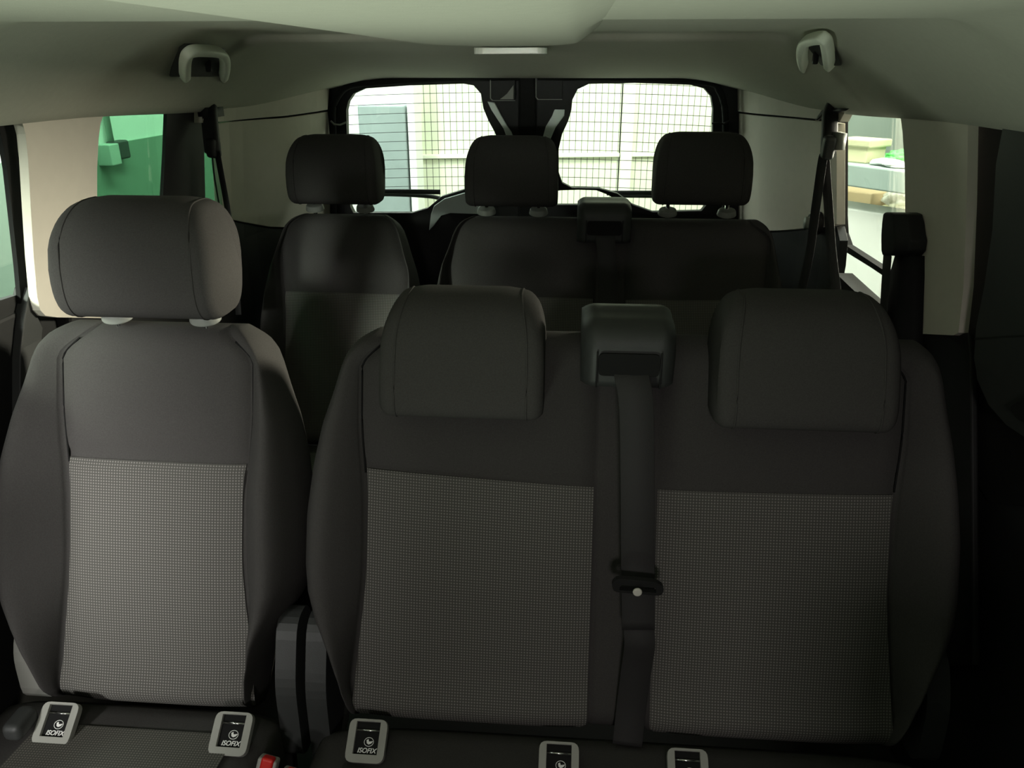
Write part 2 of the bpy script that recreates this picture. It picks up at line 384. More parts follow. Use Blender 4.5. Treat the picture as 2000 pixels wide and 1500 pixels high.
# right window: seal strip that dips across the glass, sill
lining('trim_12', [(1634, 232), (1640, 232), (1640, 420), (1642, 455), (1650, 478), (1740, 537), (1740, 549), (1700, 522), (1646, 489), (1636, 465), (1634, 420)], M['rubber'], 0.05, 0.02, bev=0.002, cut=0.04)
lining('trim_13', [(1632, 533), (1660, 560), (1700, 598), (1735, 645), (1735, 760), (1600, 760), (1600, 560)], M['black'], 0.03, 0.04, bev=0.01)
lining('trim_20', [(1715, 640), (1770, 648), (1890, 650), (1900, 1300), (1715, 1300)], M['black'], 0.022, 0.012, bev=0.004)
# left: black window divider and seal of the sliding door
lining('trim_14', [(326, 200), (326, 222), (323, 300), (318, 390), (318, 440), (402, 440), (401, 385), (399, 300), (401, 200)], M['black'], 0.020, 0.008, bev=0.003)
d1 = lining('door_1', [(-30, 222), (-14, 232), (2, 262), (14, 330), (24, 420), (35, 520), (42, 600), (48, 700), (48, 820), (86, 820), (80, 640), (72, 560), (58, 420), (52, 320), (46, 260), (34, 222), (20, 205), (-30, 205)], M['rubber'], 0.034, 0.008, bev=0.003)
lining('door_sill', [(-60, 600), (-10, 590), (34, 576), (40, 640), (20, 652), (-60, 690)], M['black'], 0.045, 0.012, parent=d1, bev=0.005)
lining('trim_15', [(60, 560), (74, 618), (84, 640), (82, 720), (74, 800), (40, 900), (40, 700), (48, 620)], M['dgrey'], 0.045, 0.03, bev=0.01)
# right sliding door inner panel with its rubber surround
lining('trim_16', [(1889, 205), (1891, 230), (1884, 600), (1876, 700), (1880, 900), (1930, 980), (2080, 1000), (2080, 205)], M['rubber'], 0.055, 0.02, bev=0.004)
d2 = lining('door_2', [(1960, 240), (1945, 320), (1938, 450), (1922, 560), (1906, 640), (1902, 700), (1908, 740), (1930, 790), (1965, 830), (2010, 860), (2200, 930), (2200, 225), (1990, 225)], M['dgrey'], 0.045, 0.05, bev=0.015)
lining('panel_seam', [(1903, 660), (1960, 656), (2100, 650), (2100, 654), (1960, 660), (1903, 664)], M['black'], -0.003, 0.003, parent=d2, bev=0)
lining('door_pull', [(1966, 796), (2000, 778), (2080, 770), (2080, 850), (2010, 835)], M['black'], -0.003, 0.008, parent=d2, bev=0.003, r=0.02)
# floor
box('floor', (0, 0.75, -0.10), (1.70, 3.6, 0.05), M['carpet'], bev=0)['kind'] = 'structure'

# ---- rear doors (plane of the door skin at Y = 2.52)
YD = 2.52
def door_map(u, v, w_): return (u, YD + 0.03 - w_, v)
def at_door(px, Y=YD): return [(PY(x, y, Y).x, PY(x, y, Y).z) for x, y in px]
winL = at_door([(676, 215), (680, 198), (690, 183), (712, 173), (800, 167), (905, 163.5), (925, 167), (939, 183), (944, 212), (954, 236), (966, 258), (976, 285), (974, 320), (955, 345), (905, 371), (862, 384), (835, 407), (805, 416), (690, 416), (684, 404), (680, 340), (677, 262)])
winR = at_door([(1118, 195), (1128, 175), (1150, 164), (1240, 162), (1350, 166), (1376, 173), (1389, 188), (1393, 212), (1391, 300), (1388, 390), (1370, 412), (1275, 414), (1236, 400), (1206, 378), (1170, 368), (1117, 367), (1098, 357), (1091, 338), (1091, 292), (1098, 262), (1110, 236), (1116, 215)])
paneR = at_door([(1064, 392), (1070, 376), (1096, 372), (1130, 371), (1165, 372), (1188, 381), (1204, 392), (1190, 400), (1070, 400)])
def rdoor(name, x0, x1, holes):
    o = link(name, poly_me(rect(x0, 0.0, x1, 1.30), holes, 0.03, door_map), M['black'], smooth=False, structure=True)
    return bevel_mod(o, 0.006, 3, 50)
xm = -0.012
d3 = rdoor('door_3', -0.70, xm - 0.008, [winL]); d4 = rdoor('door_4', xm + 0.008, 0.68, [winR, paneR])
def sheet(name, poly, y0, th, m, parent, bev=0.002):
    o = link(name, poly_me(poly, (), th, lambda u, v, w_: (u, y0 - w_, v)), m, parent, smooth=False)
    return bevel_mod(o, bev, 2, 50) if bev else o
def hull_rect(poly, e): 
    a = [p[0] for p in poly]; b = [p[1] for p in poly]
    return rect(min(a) - e, min(b) - e, max(a) + e, max(b) + e)
for d, hole in ((d3, winL), (d4, winR)):
    g = sheet('pane', hull_rect(hole, 0.03), YD + 0.045, 0.004, M['glass'], d, 0)
    # heating wires printed on the pane, following its crown
    xs0, xs1 = min(p[0] for p in hole), max(p[0] for p in hole); mes = []
    z = 1.190
    while z > 0.87:
        mes.append(tube_me([(x, YD + 0.039, z + 0.014 * (1 - (x / 0.6) ** 2) - 0.006) for x in [xs0 + (xs1 - xs0) * k / 12 for k in range(13)]], 0.0009, 5)); z -= 0.0285
    link('heating_wires', join_me(mes), M['dgrey'], g)
# bare painted metal between the plastic covers
sheet('painted_edge', at_door([(952, 198), (966, 200), (977, 222), (989, 243), (999, 258), (1004, 272), (991, 272), (984, 252), (971, 232), (960, 215)], YD - .01), YD - 0.002, 0.012, M['body'], d3)
sheet('painted_sill', at_door([(842, 418), (848, 402), (868, 388), (906, 377), (940, 372), (940, 418), (880, 416), (862, 421), (848, 440), (838, 450)], YD - .01), YD - 0.002, 0.012, M['body'], d3)
sheet('painted_edge', at_door([(1083, 214), (1103, 214), (1102, 226), (1085, 249), (1075, 272), (1059, 272), (1066, 247), (1078, 227)], YD - .01), YD - 0.002, 0.012, M['body'], d4)
for d, (a, b, c, e) in ((d3, (957, 140, 1006, 197)), (d4, (1046, 140, 1098, 195))):
    hb = sheet('latch_housing', rnd_poly(at_door([(a, b), (c, b), (c, e), (a, e)], YD - .03), 0.008), YD - 0.002, 0.035, M['black'], d, 0.004)
    if d is d3:
        sheet('latch_plate', at_door([(1003, 166), (1003, 194), (976, 194), (984, 188), (990, 183)], YD - .04), YD - 0.037, 0.004, M['mgrey'], hb, 0.001)
    sheet('latch_rim', at_door([(a, b), (a + 1.4, b), (a + 1.8, e - 5), (a + 6, e - 1.3), (c, e - 1.3), (c, e), (a + 4, e), (a, e - 5)], YD - .04), YD - 0.037, 0.004, M['mgrey'], hb, 0)
# round seal hose along the opening and its clips
def hose(name, px, parent, rad=0.013):
    return link(name, tube_me(crom([PY(x, y, 2.487) for x, y in px], 6), rad, 10), M['rubber'], parent)
hose('door_seal', [(652, 470), (651, 330), (651, 260), (650, 215), (660, 188), (682, 168), (730, 162), (860, 154), (1015, 151)], d3, 0.010)
hose('door_seal', [(1050, 151), (1240, 153), (1380, 161), (1405, 178), (1416, 215), (1417, 260), (1417, 330), (1416, 470)], d4, 0.010)
sheet('centre_seal', rect(xm - 0.028, 0.2, xm + 0.028, 1.26), YD - 0.001, 0.03, M['rubber'], d3, 0.008)
for d, p in ((d3, [(646, 236), (653, 243), (664, 244), (678, 238)]), (d4, [(1390, 241), (1402, 240), (1414, 242), (1424, 236)])):
    link('seal_clip', tube_me([PY(x, y, 2.470) for x, y in p], 0.003, 6), M['mgrey'] if d is d3 else M['black'], d)
# wiper on each rear door, outside the glass
for d, a, b, tilt in ((d3, 690, 868, 0), (d4, 1195, 1385, 1)):
    yb = 383 if d is d3 else 386
    arm = link('wiper', tube_me(crom([PY(a, yb - 4, YD + .09), PY((a + b) / 2, yb - 3, YD + .09), PY(b - 25, yb + 1, YD + .09), PY(b, yb + 8, YD + .075)], 5), 0.006, 8, sq=(0.014, 0.009, (0, 1, 0))), M['dgrey'], d)
    link('wiper_blade', tube_me([PY(a - 10, yb - 9, YD + .075), PY((a + b) / 2 - 10, yb - 9, YD + .075), PY(b - 8, yb - 8, YD + .075)], 0.004, 8, sq=(0.016, 0.007, (0, 1, 0))), M['black'], arm)

# ================================================================== SEATS
class Back:
    """backrest: a face leaning back from (Yb, zb) to (Yt, zt); x0..x1 widest outline; seams = panel edges"""
    def __init__(s, x0, x1, seams, Yb, zb, Yt, zt, thick=0.115, er=1.0):
        s.x0, s.x1, s.seams, s.er = x0, x1, seams, er
        s.o = Vector((0, Yb, zb)); s.L = math.hypot(Yt - Yb, zt - zb); a = math.atan2(Yt - Yb, zt - zb)
        s.es = Vector((0, math.sin(a), math.cos(a))); s.et = Vector((0, -math.cos(a), math.sin(a))); s.T = thick
    E = ((0, .082), (.06, .078), (.14, .068), (.22, .048), (.30, .018), (.36, .004), (.42, 0), (.54, .002), (.66, .012), (.76, .026), (.84, .044), (.90, .056), (.94, .066), (.97, .080), (1.0, .110))
    def e(s, q):
        for (a, b), (c, d) in zip(s.E, s.E[1:]):
            if q <= c: return b + (d - b) * (q - a) / (c - a)
        return s.E[-1][1]
    def bol(s, q): return 0.070 * smooth(-0.1, 0.25, q) * (1 - 0.85 * smooth(0.5, 0.98, q))
    def seam_x(s, x, q):                            # panel edges drift outward toward the shoulders
        mid = 0.5 * (s.x0 + s.x1)
        if x in (s.seams[0], s.seams[-1]):
            k = (-1 if x == s.seams[0] else 1)
            x += k * (0.010 * smooth(.55, .8, q) - 0.05 * smooth(.9, 1.0, q) + 0.022 * smooth(0.45, 0.0, q))
        return x
    def tp(s, x, q):                                # panel face
        t = 0.0
        sm = s.seams
        for a, b in zip(sm[::2], sm[1::2]):
            if a <= x <= b:
                k = (2 * x - a - b) / (b - a); t = 0.010 * (1 - k ** 4) * smooth(1.0, .8, q)
        t -= 0.007 * math.exp(-((q - 0.665) / 0.018) ** 2)
        t += 0.010 * smooth(0.16, 0.03, q) + 0.006 * math.sin(math.pi * min(1, q / .64)) 
        return t
    def ring(s, q):
        xl, xr = s.x0 + s.e(q), s.x1 - s.e(q) * (s.er + (1 - s.er) * smooth(.5, .3, q)); b = s.bol(q); sm = s.seams; P_ = []
        a0, a1 = s.seam_x(sm[0], q), s.seam_x(sm[-1], q)
        a0 = max(a0, xl + 0.012); a1 = min(a1, xr - 0.012)
        wl, wr = a0 - xl, xr - a1
        left = [(xl + .02, -s.T), (xl + .003, -s.T * .72), (xl, -s.T * .35), (xl + .07 * wl, 0.25 * b - .012), (xl + .28 * wl, .86 * b), (xl + .5 * wl, b), (xl + .75 * wl, .62 * b), (a0 - .004, 0.10 * b + .003)]
        right = [(2 * a1 - x if False else x, t) for x, t in [(a1 + .004, .10 * b + .003), (xr - .75 * wr, .62 * b), (xr - .5 * wr, b), (xr - .28 * wr, .86 * b), (xr - .07 * wr, .25 * b - .012), (xr, -s.T * .35), (xr - .003, -s.T * .72), (xr - .02, -s.T)]]
        P_ += [(p.x, p.y) for p in crom([(x, t, 0) for x, t in left], 5)]
        P_.append((a0, -0.009))
        inner = [a0] + sorted(sm[1:-1]) + [a1]
        for i, (u, v) in enumerate(zip(inner, inner[1:])):
            n = 14
            for k in range(1, n):
                x = u + .004 + (v - u - .008) * (k - 1) / (n - 2); P_.append((x, s.tp(x, q) if i % 2 == 0 else -0.004))
            P_.append((v, -0.009))
        P_ += [(p.x, p.y) for p in crom([(x, t, 0) for x, t in right], 5)]
        for k in range(1, 10): P_.append((xr - .02 + (xl - xr + .04) * k / 10, -s.T - .006 * math.sin(math.pi * k / 10)))
        return P_
    def qs(s):
        r0, r1 = 0.045 / s.L, 0.05 / s.L; out = []
        for k in range(0, 7):                       # lower roll
            th = R(90) * (1 - k / 6); out.append((r0 - r0 * math.sin(th), math.cos(th)))
        n = 44
        for k in range(1, n): out.append((r0 + (1 - r0 - r1) * k / n, 1.0))
        for k in range(0, 9):
            th = R(90) * k / 8; out.append((1 - r1 + r1 * math.sin(th), math.cos(th)))
        return out
    def p(s, x, q, t): return Vector((x, 0, 0)) + s.o + s.es * (q * s.L) + s.et * t
    def squash(s, t, c): tm = -s.T * .5; return tm + (t - tm) * (0.12 + 0.88 * c)
    def body(s): return loft_me([[s.p(x, q, s.squash(t, c)) for x, t in s.ring(q)] for q, c in s.qs()])
    def seam(s, x, q0, q1):                         # sewn seam between side bolster and panel
        pts = []
        for k in range(25):
            q = q0 + (q1 - q0) * k / 24
            pts.append(s.p(s.seam_x(x, q), q, -0.0045))
        return tube_me(pts, 0.0016, 6)
    def insert(s, a, b, q1, tilt=0.0, lift=0.0022):
        bm = bmesh.new(); uvl = bm.loops.layers.uv.new('UVMap'); grid = []
        qq = [(q, c) for q, c in s.qs() if q < q1 and c > 0.35]
        nx = 28
        qq = qq + [(q1, 1.0)]
        for j, (q, c) in enumerate(qq):
            row = []
            for i in range(nx + 1):
                u = i / nx
                a_, b_ = s.seam_x(a, q), s.seam_x(b, q)
                inset = 0.004 + 0.022 * smooth(0.05, 0.0, q) ** 2
                x = a_ + inset + (b_ - a_ - 2 * inset) * u
                qx = q + tilt * (u - .5) * (q / q1)
                row.append((bm.verts.new(s.p(x, qx, s.squash(s.tp(x, q) + lift, c))), x, q * s.L))
            grid.append(row)
        for r0, r1 in zip(grid, grid[1:]):
            for i in range(nx):
                qd = (r0[i], r0[i + 1], r1[i + 1], r1[i]); f = bm.faces.new([v[0] for v in qd])
                for lp, v in zip(f.loops, qd): lp[uvl].uv = (v[1], v[2])
        me = bpy.data.meshes.new('m'); bm.to_mesh(me); bm.free(); return me

def pillow_me(cx, cy, cz, wx, dy, hz, lean=R(14), n=48, flat=0.55, comma=0.0, top_in=0.1):
    """headrest: rounded pad with flat side faces, leaning back; comma>0 curls the lower front edge forward"""
    rings = []
    for k in range(n + 1):
        u = -1 + 2 * k / n                           # across the width
        x = wx / 2 * u
        e = max(0.0, (abs(u) - 0.86) / 0.14)         # rounded rim at each side face
        sh = 1 - 0.16 * e ** 2.2 if e < 1 else 0.84
        ring = []
        for i in range(40):
            a = 2 * math.pi * i / 40; c, s = math.cos(a), math.sin(a)
            y = math.copysign(abs(c) ** 0.62, c) * dy / 2; z = math.copysign(abs(s) ** 0.55, s) * hz / 2
            zz = z / (hz / 2)
            y *= (1 - top_in * max(0, zz) ** 2)
            y -= (-comma * max(0, -zz) ** 1.5) * (-1) if c < 0 else 0
            y -= 0.010 * (1 - zz * zz) if c < 0 else 0
            y *= sh; z *= (1 - 0.5 * (1 - sh))
            z -= 0.010 * max(0, abs(u) - .55) ** 1.5 * (zz > 0) * 3
            ca, sa = math.cos(lean), math.sin(lean)
            ring.append((cx + x * (1 - 0.13 * max(0, zz) ** 2.5), cy + y * ca + z * sa, cz - y * sa * 0 + z * ca + hz / 2))
        rings.append(ring)
    return loft_me(rings)
def piping_me(cx, cy, cz, wx, dy, hz, lean, u, comma, top_in, rad=0.0022):
    pts = []
    for i in range(14, 28):
        a = 2 * math.pi * i / 40; c, s = math.cos(a), math.sin(a)
        pass
    return pts
def headrest(seat, cx, cy, cz, wx=0.245, dy=0.11, hz=0.185, posts=None, guide_z=None, bk=None, lean=R(10), comma=0.0, chrome='chrome'):
    """cz bottom of the pad; posts=(dx list); goes down into the backrest"""
    h = link('headrest', pillow_me(cx, cy, cz, wx, dy, hz, lean, comma=comma), M['fabric'], seat)
    # seams: thin cords running round the two side faces
    for sgn in (-1, 1):
        pts = []
        u = 0.80
        for i in range(41):
            a = 2 * math.pi * i / 40; c, s = math.cos(a), math.sin(a)
            y = math.copysign(abs(c) ** 0.62, c) * dy / 2; z = math.copysign(abs(s) ** 0.55, s) * hz / 2; zz = z / (hz / 2)
            y *= (1 - 0.1 * max(0, zz) ** 2); y -= 0.010 * (1 - zz * zz) if c < 0 else 0
            y -= (-comma * max(0, -zz) ** 1.5) * (-1) if c < 0 else 0
            ca, sa = math.cos(lean), math.sin(lean)
            z -= 0.010 * max(0, u - .55) ** 1.5 * (zz > 0) * 3
            pts.append((cx + sgn * wx / 2 * u * (1 - 0.13 * max(0, zz) ** 2.5), cy + y * ca + z * sa, cz + z * ca + hz / 2))
        link('seam_cord', tube_me(pts, 0.0016, 6), M['fabric'], h)
    if posts:
        for dx in posts:
            link('post', tube_me([(cx + dx, cy + .012, cz + .03), (cx + dx, cy + .002, guide_z - .06)], 0.0055, 12), M[chrome], h, label='chrome headrest post')
            bm = bmesh.new(); bmesh.ops.create_cone(bm, cap_ends=True, segments=28, radius1=0.021, radius2=0.018, depth=0.016)
            bmesh.ops.transform(bm, matrix=Matrix.Translation((cx + dx, cy + .004, guide_z)) @ Matrix.Rotation(R(18), 4, 'X') @ Matrix.Diagonal((1.25, 1, 1, 1)), verts=bm.verts[:])
            g = link('headrest_guide', from_bm(bm), M['mgrey'], seat); bevel_mod(g, 0.003, 2)
    return h

def isofix(seat, px, z, name='isofix_guide', wd=0.060, letters=True, rz=0.0):
    """U-shaped surround with a printed plate, on the crease between backrest and cushion"""
    p = PZ(px[0], px[1], z); ey = Vector((0, 0.80, 0.60)); ex = Vector((1, 0, 0)); ez = ex.cross(ey)
    ex = Matrix.Rotation(rz, 3, ez) @ ex; ey = Matrix.Rotation(rz, 3, ez) @ ey
    h, wI = 0.062, wd * .62
    out = rnd_poly([(-wd / 2, -h * .45), (wd / 2, -h * .45), (wd / 2, h * .55), (-wd / 2, h * .55)], 0.012)
    hole = rect(-wI / 2, -h * .45 + .012, wI / 2, h * .55 - .004)
    fr = link(name, apply_frame(poly_me(out, [hole], 0.012), p - ez * .004, ex, ey, ez), M['isogrey'], seat, smooth=False); bevel_mod(fr, 0.003, 3, 50)
    link('plate', apply_frame(poly_me(rect(-wI / 2 - .002, -h * .45 + .010, wI / 2 + .002, h * .55), (), 0.002), p, ex, ey, ez), M['rubber'], fr, smooth=False)
    b = link('latch_bar', apply_frame(tube_me([(-wI / 2, .018, .004), (wI / 2, .018, .004)], 0.0018, 8), p, ex, ey, ez), M['chrome'], fr)
    me = text_me('ISOFIX', 0.0098); me.transform(Matrix.Translation((0.001, -.0105, .0023))); link('lettering', apply_frame(me, p, ex, ey, ez), M['white'], fr, smooth=False)
    # emblem: ring with a small seated figure
    pts = [(.003 + .0072 * math.cos(2 * math.pi * k / 28), .002 + .0062 * math.sin(2 * math.pi * k / 28), .0026) for k in range(29)]
    fig = [(-.002, .005), (.001, .0065), (.002, .003), (.005, .0035), (.0085, .004), (.006, .0005), (.002, -.0012), (-.001, .0005)]
    me2 = poly_me([(x + .001, y) for x, y in fig], (), 0.0004); me2.transform(Matrix.Translation((0, -.0005, .0023)))
    link('emblem', apply_frame(join_me([tube_me(pts, 0.0005, 6), me2]), p, ex, ey, ez), M['white'], fr, smooth=False)
    return fr

def cushion(seat, x0, x1, Yr, zr, ins, m='cushion_weave', depth=0.46):
    rings = []
    n = 22
    for k in range(n + 1):
        u = k / n; Y = Yr - depth * u
        z = zr + 0.045 * u - 0.05 * max(0, (u - .85) / .15) ** 2 - 0.05 * max(0, (0.10 - u) / .10) ** 2
        ring = []
        for i in range(36):
            a = 2 * math.pi * i / 36; c, s = math.cos(a), math.sin(a)
            x = math.copysign(abs(c) ** .35, c) * (x1 - x0) / 2; v = math.copysign(abs(s) ** .4, s)
            ring.append(((x0 + x1) / 2 + x, Y, z + (v - 1) * 0.075))
        rings.append(ring)
    link('cushion', loft_me(rings), M['fabric'], seat)
    for a, b, y0 in ins:
        bm = bmesh.new(); uvl = bm.loops.layers.uv.new('UVMap'); g = []
        for k in range(13):
            Y = y0 - (depth - .15) * k / 12; u = (Yr - Y) / depth
            z = zr + 0.045 * u - 0.05 * max(0, (u - .85) / .15) ** 2 + 0.0025
            ins_ = 0.02 * smooth(1, 0, k)
            g.append([(bm.verts.new((a + (b - a) * i / 10, Y, z)), a + (b - a) * i / 10, Y) for i in range(11)])
        for r0, r1 in zip(g, g[1:]):
            for i in range(10):
                q = (r0[i], r1[i], r1[i + 1], r0[i + 1]); f = bm.faces.new([v[0] for v in q])
                for lp, v in zip(f.loops, q): lp[uvl].uv = (v[1], v[2])
        me = bpy.data.meshes.new('m'); bm.to_mesh(me); bm.free()
        link('cushion_insert', me, M[m], seat)

def recliner(seat, x, Y, z0, z1, m, wd=0.034, foot=None):
    prof = rnd_poly([(Y - .055, z0), (Y + .05, z0), (Y + .07, z0 + (z1 - z0) * .6), (Y + .045, z1), (Y - .01, z1), (Y - .05, z0 + (z1 - z0) * .6)], 0.03)
    me = poly_me(prof, (), wd, lambda u, v, w_: (x - wd / 2 + w_, u, v))
    o = link('recliner_cover', me, m, seat, smooth=False); bevel_mod(o, 0.010, 4, 50)
    return o

# ---- second row, single seat
ROW2 = dict(Yb=0.92, zb=0.262, Yt=1.12, zt=0.872)
s1 = thing('van_seat', 'single charcoal seat in the nearer row, with raised headrest and dotted grey backrest panel', 'seat', (-0.53, 0.75, -0.07))
bk = Back(-0.795, -0.285, [-0.672, -0.376], **ROW2)
link('backrest', bk.body(), M['fabric'], s1)
for sx in (-0.672, -0.376): link('seam', bk.seam(sx, 0.64, 0.955), M['rubber'], s1)
link('backrest_insert', bk.insert(-0.672, -0.376, 0.652, -0.004), M['weave'], s1, label='dotted grey cloth panel')
headrest(s1, -0.523, 1.135, 0.884, 0.252, 0.125, 0.180, posts=(-0.075, 0.072), guide_z=0.877)
cushion(s1, -0.80, -0.318, 0.955, 0.268, [(-0.69, -0.37, 0.865)])
isofix(s1, (112, 1418), 0.292); isofix(s1, (453, 1438), 0.292)
recliner(s1, -0.738, 0.975, 0.262, 0.425, M['isogrey'], 0.045); recliner(s1, -0.303, 0.965, 0.18, 0.43, M['dgrey'], 0.034)  # outer cover takes a paler plastic: side light put into its colour
p = PZ(40, 1412, 0.31); bevel_mod(link('recline_lever', box_me(p, (0.03, 0.05, 0.03)), M['dgrey'], s1), 0.01, 4)
box('seat_base', (-0.54, 0.76, 0.055), (0.42, 0.36, 0.25), M['black'], s1, 0.02)

# ---- second row, double bench
s2 = thing('double_bench_seat', 'double charcoal bench of the front row, two lowered headrests either side of its middle belt', 'bench seat', (0.218, 0.75, -0.07))
bk = Back(-0.283, 0.730, [-0.180, 0.182, 0.272, 0.628], er=0.58, **ROW2)
link('backrest', bk.body(), M['fabric'], s2)
for sx in (-0.180, 0.628): link('seam', bk.seam(sx, 0.64, 0.955), M['rubber'], s2)
link('backrest_insert', bk.insert(-0.180, 0.182, 0.640, -0.026), M['weave'], s2, label='dotted grey cloth panel')
link('backrest_insert', bk.insert(0.272, 0.628, 0.632, 0.008), M['weave'], s2, label='dotted grey cloth panel')
headrest(s2, -0.022, 1.085, 0.764, 0.240, 0.115, 0.180, comma=0.02, lean=R(16)); headrest(s2, 0.470, 1.085, 0.762, 0.250, 0.115, 0.187, comma=0.02, lean=R(16))
cushion(s2, -0.258, 0.72, 0.955, 0.255, [(-0.19, 0.18, 0.82), (0.27, 0.63, 0.82)])
isofix(s2, (717, 1452), 0.282); isofix(s2, (1091, 1498), 0.280); isofix(s2, (1343, 1512), 0.280)
recliner(s2, -0.254, 0.965, 0.17, 0.43, M['dgrey'], 0.034); recliner(s2, 0.70, 0.965, 0.25, 0.43, M['dgrey'], 0.034)
box('seat_base', (0.218, 0.76, 0.05), (0.86, 0.36, 0.24), M['black'], s2, 0.02)
def belt_outlet(seat, cx, Yf, zt, wx=0.135, hz=0.115, dy=0.10):
    """moulded hood on the shoulder of the bench with a slot the strap leaves through"""
    rings = []
    prof = [(-.004, 0), (-.010, .55), (-.004, .82), (.016, .97), (.045, 1.0), (dy, .96), (dy, 0)]
    prof = [(p.x, p.y) for p in crom([(a, b, 0) for a, b in prof], 4)]
    for k in range(25):
        u = -1 + 2 * k / 24; e = max(0, (abs(u) - .70) / .30)
        rings.append([(cx + wx / 2 * u, Yf + y + 0.020 * e ** 2 + (0.028 * (1 - v)) * 0 + (zt - hz + v * hz - zt) * 0.0, zt - hz + v * hz * (1 - .14 * e ** 2)) for y, v in prof])
    o = link('belt_outlet', loft_me(rings), M['dgrey'], seat)
    sl = link('slot', poly_me(rnd_poly(rect(cx - wx * .32, zt - hz * .78, cx + wx * .32, zt - hz * .42), 0.008), (), 0.004, lambda u, v, w_: (u, Yf - .0105 - w_, v)), M['rubber'], o, smooth=False)
    for sgn in (-1, 1):
        link('slot_edge', tube_me([(cx + sgn * wx * .335, Yf - .0125, zt - hz * .40), (cx + sgn * wx * .335, Yf - .0125, zt - hz * .98)], 0.0012, 6), M['black'], o)
    return o
belt_outlet(s2, 0.219, 1.040, 0.912, 0.135, 0.094)

# ---- third row
ROW3 = dict(Yb=1.87, zb=0.262, Yt=2.07, zt=0.880)
s3 = thing('van_seat', 'single charcoal seat of the back row, raised headrest, seen between the two front row seats', 'seat', (-0.49, 1.7, -0.07))
bk = Back(-0.715, -0.268, [-0.650, -0.312], **ROW3)
link('backrest', bk.body(), M['fabric'], s3)
link('backrest_insert', bk.insert(-0.650, -0.312, 0.660, -0.004), M['weave'], s3, label='dotted grey cloth panel')
headrest(s3, -0.505, 2.10, 0.898, 0.243, 0.12, 0.180, posts=(-0.072, 0.070), guide_z=0.885)
cushion(s3, -0.72, -0.27, 1.90, 0.268, [(-0.65, -0.31, 1.80)]); box('seat_base', (-0.49, 1.71, 0.055), (0.38, 0.36, 0.25), M['black'], s3, 0.02)
s4 = thing('double_bench_seat', 'double charcoal bench of the back row, two raised headrests silhouetted against the rear windows', 'bench seat', (0.218, 1.7, -0.07))
bk = Back(-0.245, 0.705, [-0.190, 0.200, 0.280, 0.640], er=0.7, **ROW3)
link('backrest', bk.body(), M['fabric'], s4)
link('backrest_insert', bk.insert(-0.190, 0.200, 0.660, -0.004), M['weave'], s4, label='dotted grey cloth panel')
link('backrest_insert', bk.insert(0.280, 0.640, 0.660, 0.008), M['weave'], s4, label='dotted grey cloth panel')
headrest(s4, -0.027, 2.10, 0.898, 0.243, 0.12, 0.180, posts=(-0.072, 0.070), guide_z=0.882)
headrest(s4, 0.467, 2.10, 0.908, 0.243, 0.12, 0.182, posts=(-0.078, 0.078), guide_z=0.885)
cushion(s4, -0.25, 0.70, 1.90, 0.255, [(-0.19, 0.20, 1.80), (0.28, 0.64, 1.80)]); box('seat_base', (0.218, 1.71, 0.05), (0.80, 0.36, 0.24), M['black'], s4, 0.02)
belt_outlet(s4, 0.218, 2.005, 0.920, 0.140, 0.10)

# ---- shoulder belts of the two benches
t = thing('seat_belt', 'black webbing belt hanging down the front bench, with tongue and pale round stopper button', 'seat belt', (0.235, 1.0, 0.3))
pts = crom([(0.221, 1.040, 0.848), (0.224, 1.024, 0.838), (0.231, 1.006, 0.800), (0.237, 0.980, 0.70), (0.243, 0.956, 0.58), (0.249, 0.930, 0.47)], 6)
st = link('strap', ribbon_me(pts, 0.049, 0.0018, (1, 0, 0)), M['belt'], t)
pts = crom([(0.249, 0.936, 0.475), (0.252, 0.925, 0.445), (0.250, 0.925, 0.40), (0.246, 0.918, 0.33), (0.242, 0.90, 0.27)], 6)
link('lower_strap', ribbon_me(pts, [0.046 + 0.0 * i for i in range(len(pts))], 0.0018, (1, 0.0, 0)), M['belt'], t)
p = Vector(PY(1245, 1145, 0.925))
pr = rnd_poly([(-.034, -.010), (.036, -.014), (.038, .004), (.026, .014), (-.030, .018), (-.038, .006)], 0.008)
hole = rnd_poly([(-.026, -.006), (.027, -.008), (.026, .002), (-.025, .005)], 0.002)
tg = link('tongue', poly_me(pr, [hole], 0.009, lambda u, v, w_: (p.x + u, p.y + 0.004 - w_ - 0.2 * v, p.z + v)), M['black'], t, smooth=False); bevel_mod(tg, 0.0035, 3, 50)
bm = bmesh.new(); bmesh.ops.create_cone(bm, cap_ends=True, segments=24, radius1=0.0072, radius2=0.0060, depth=0.004)
q = PY(1245, 1157, 0.912)
bmesh.ops.transform(bm, matrix=Matrix.Translation(q) @ Matrix.Rotation(R(90), 4, 'X'), verts=bm.verts[:])
bevel_mod(link('stopper_button', from_bm(bm), M['button'], t, label='pale round button'), 0.0015, 2)
t = thing('seat_belt', 'black webbing belt hanging down the back bench from its shoulder outlet', 'seat belt', (0.23, 2.0, 0.4))
pts = crom([(0.219, 2.005, 0.845), (0.222, 1.990, 0.830), (0.233, 1.972, 0.72), (0.238, 1.945, 0.60), (0.240, 1.90, 0.42)], 6)
link('strap', ribbon_me(pts, 0.049, 0.0018, (1, 0, 0)), M['belt'], t)

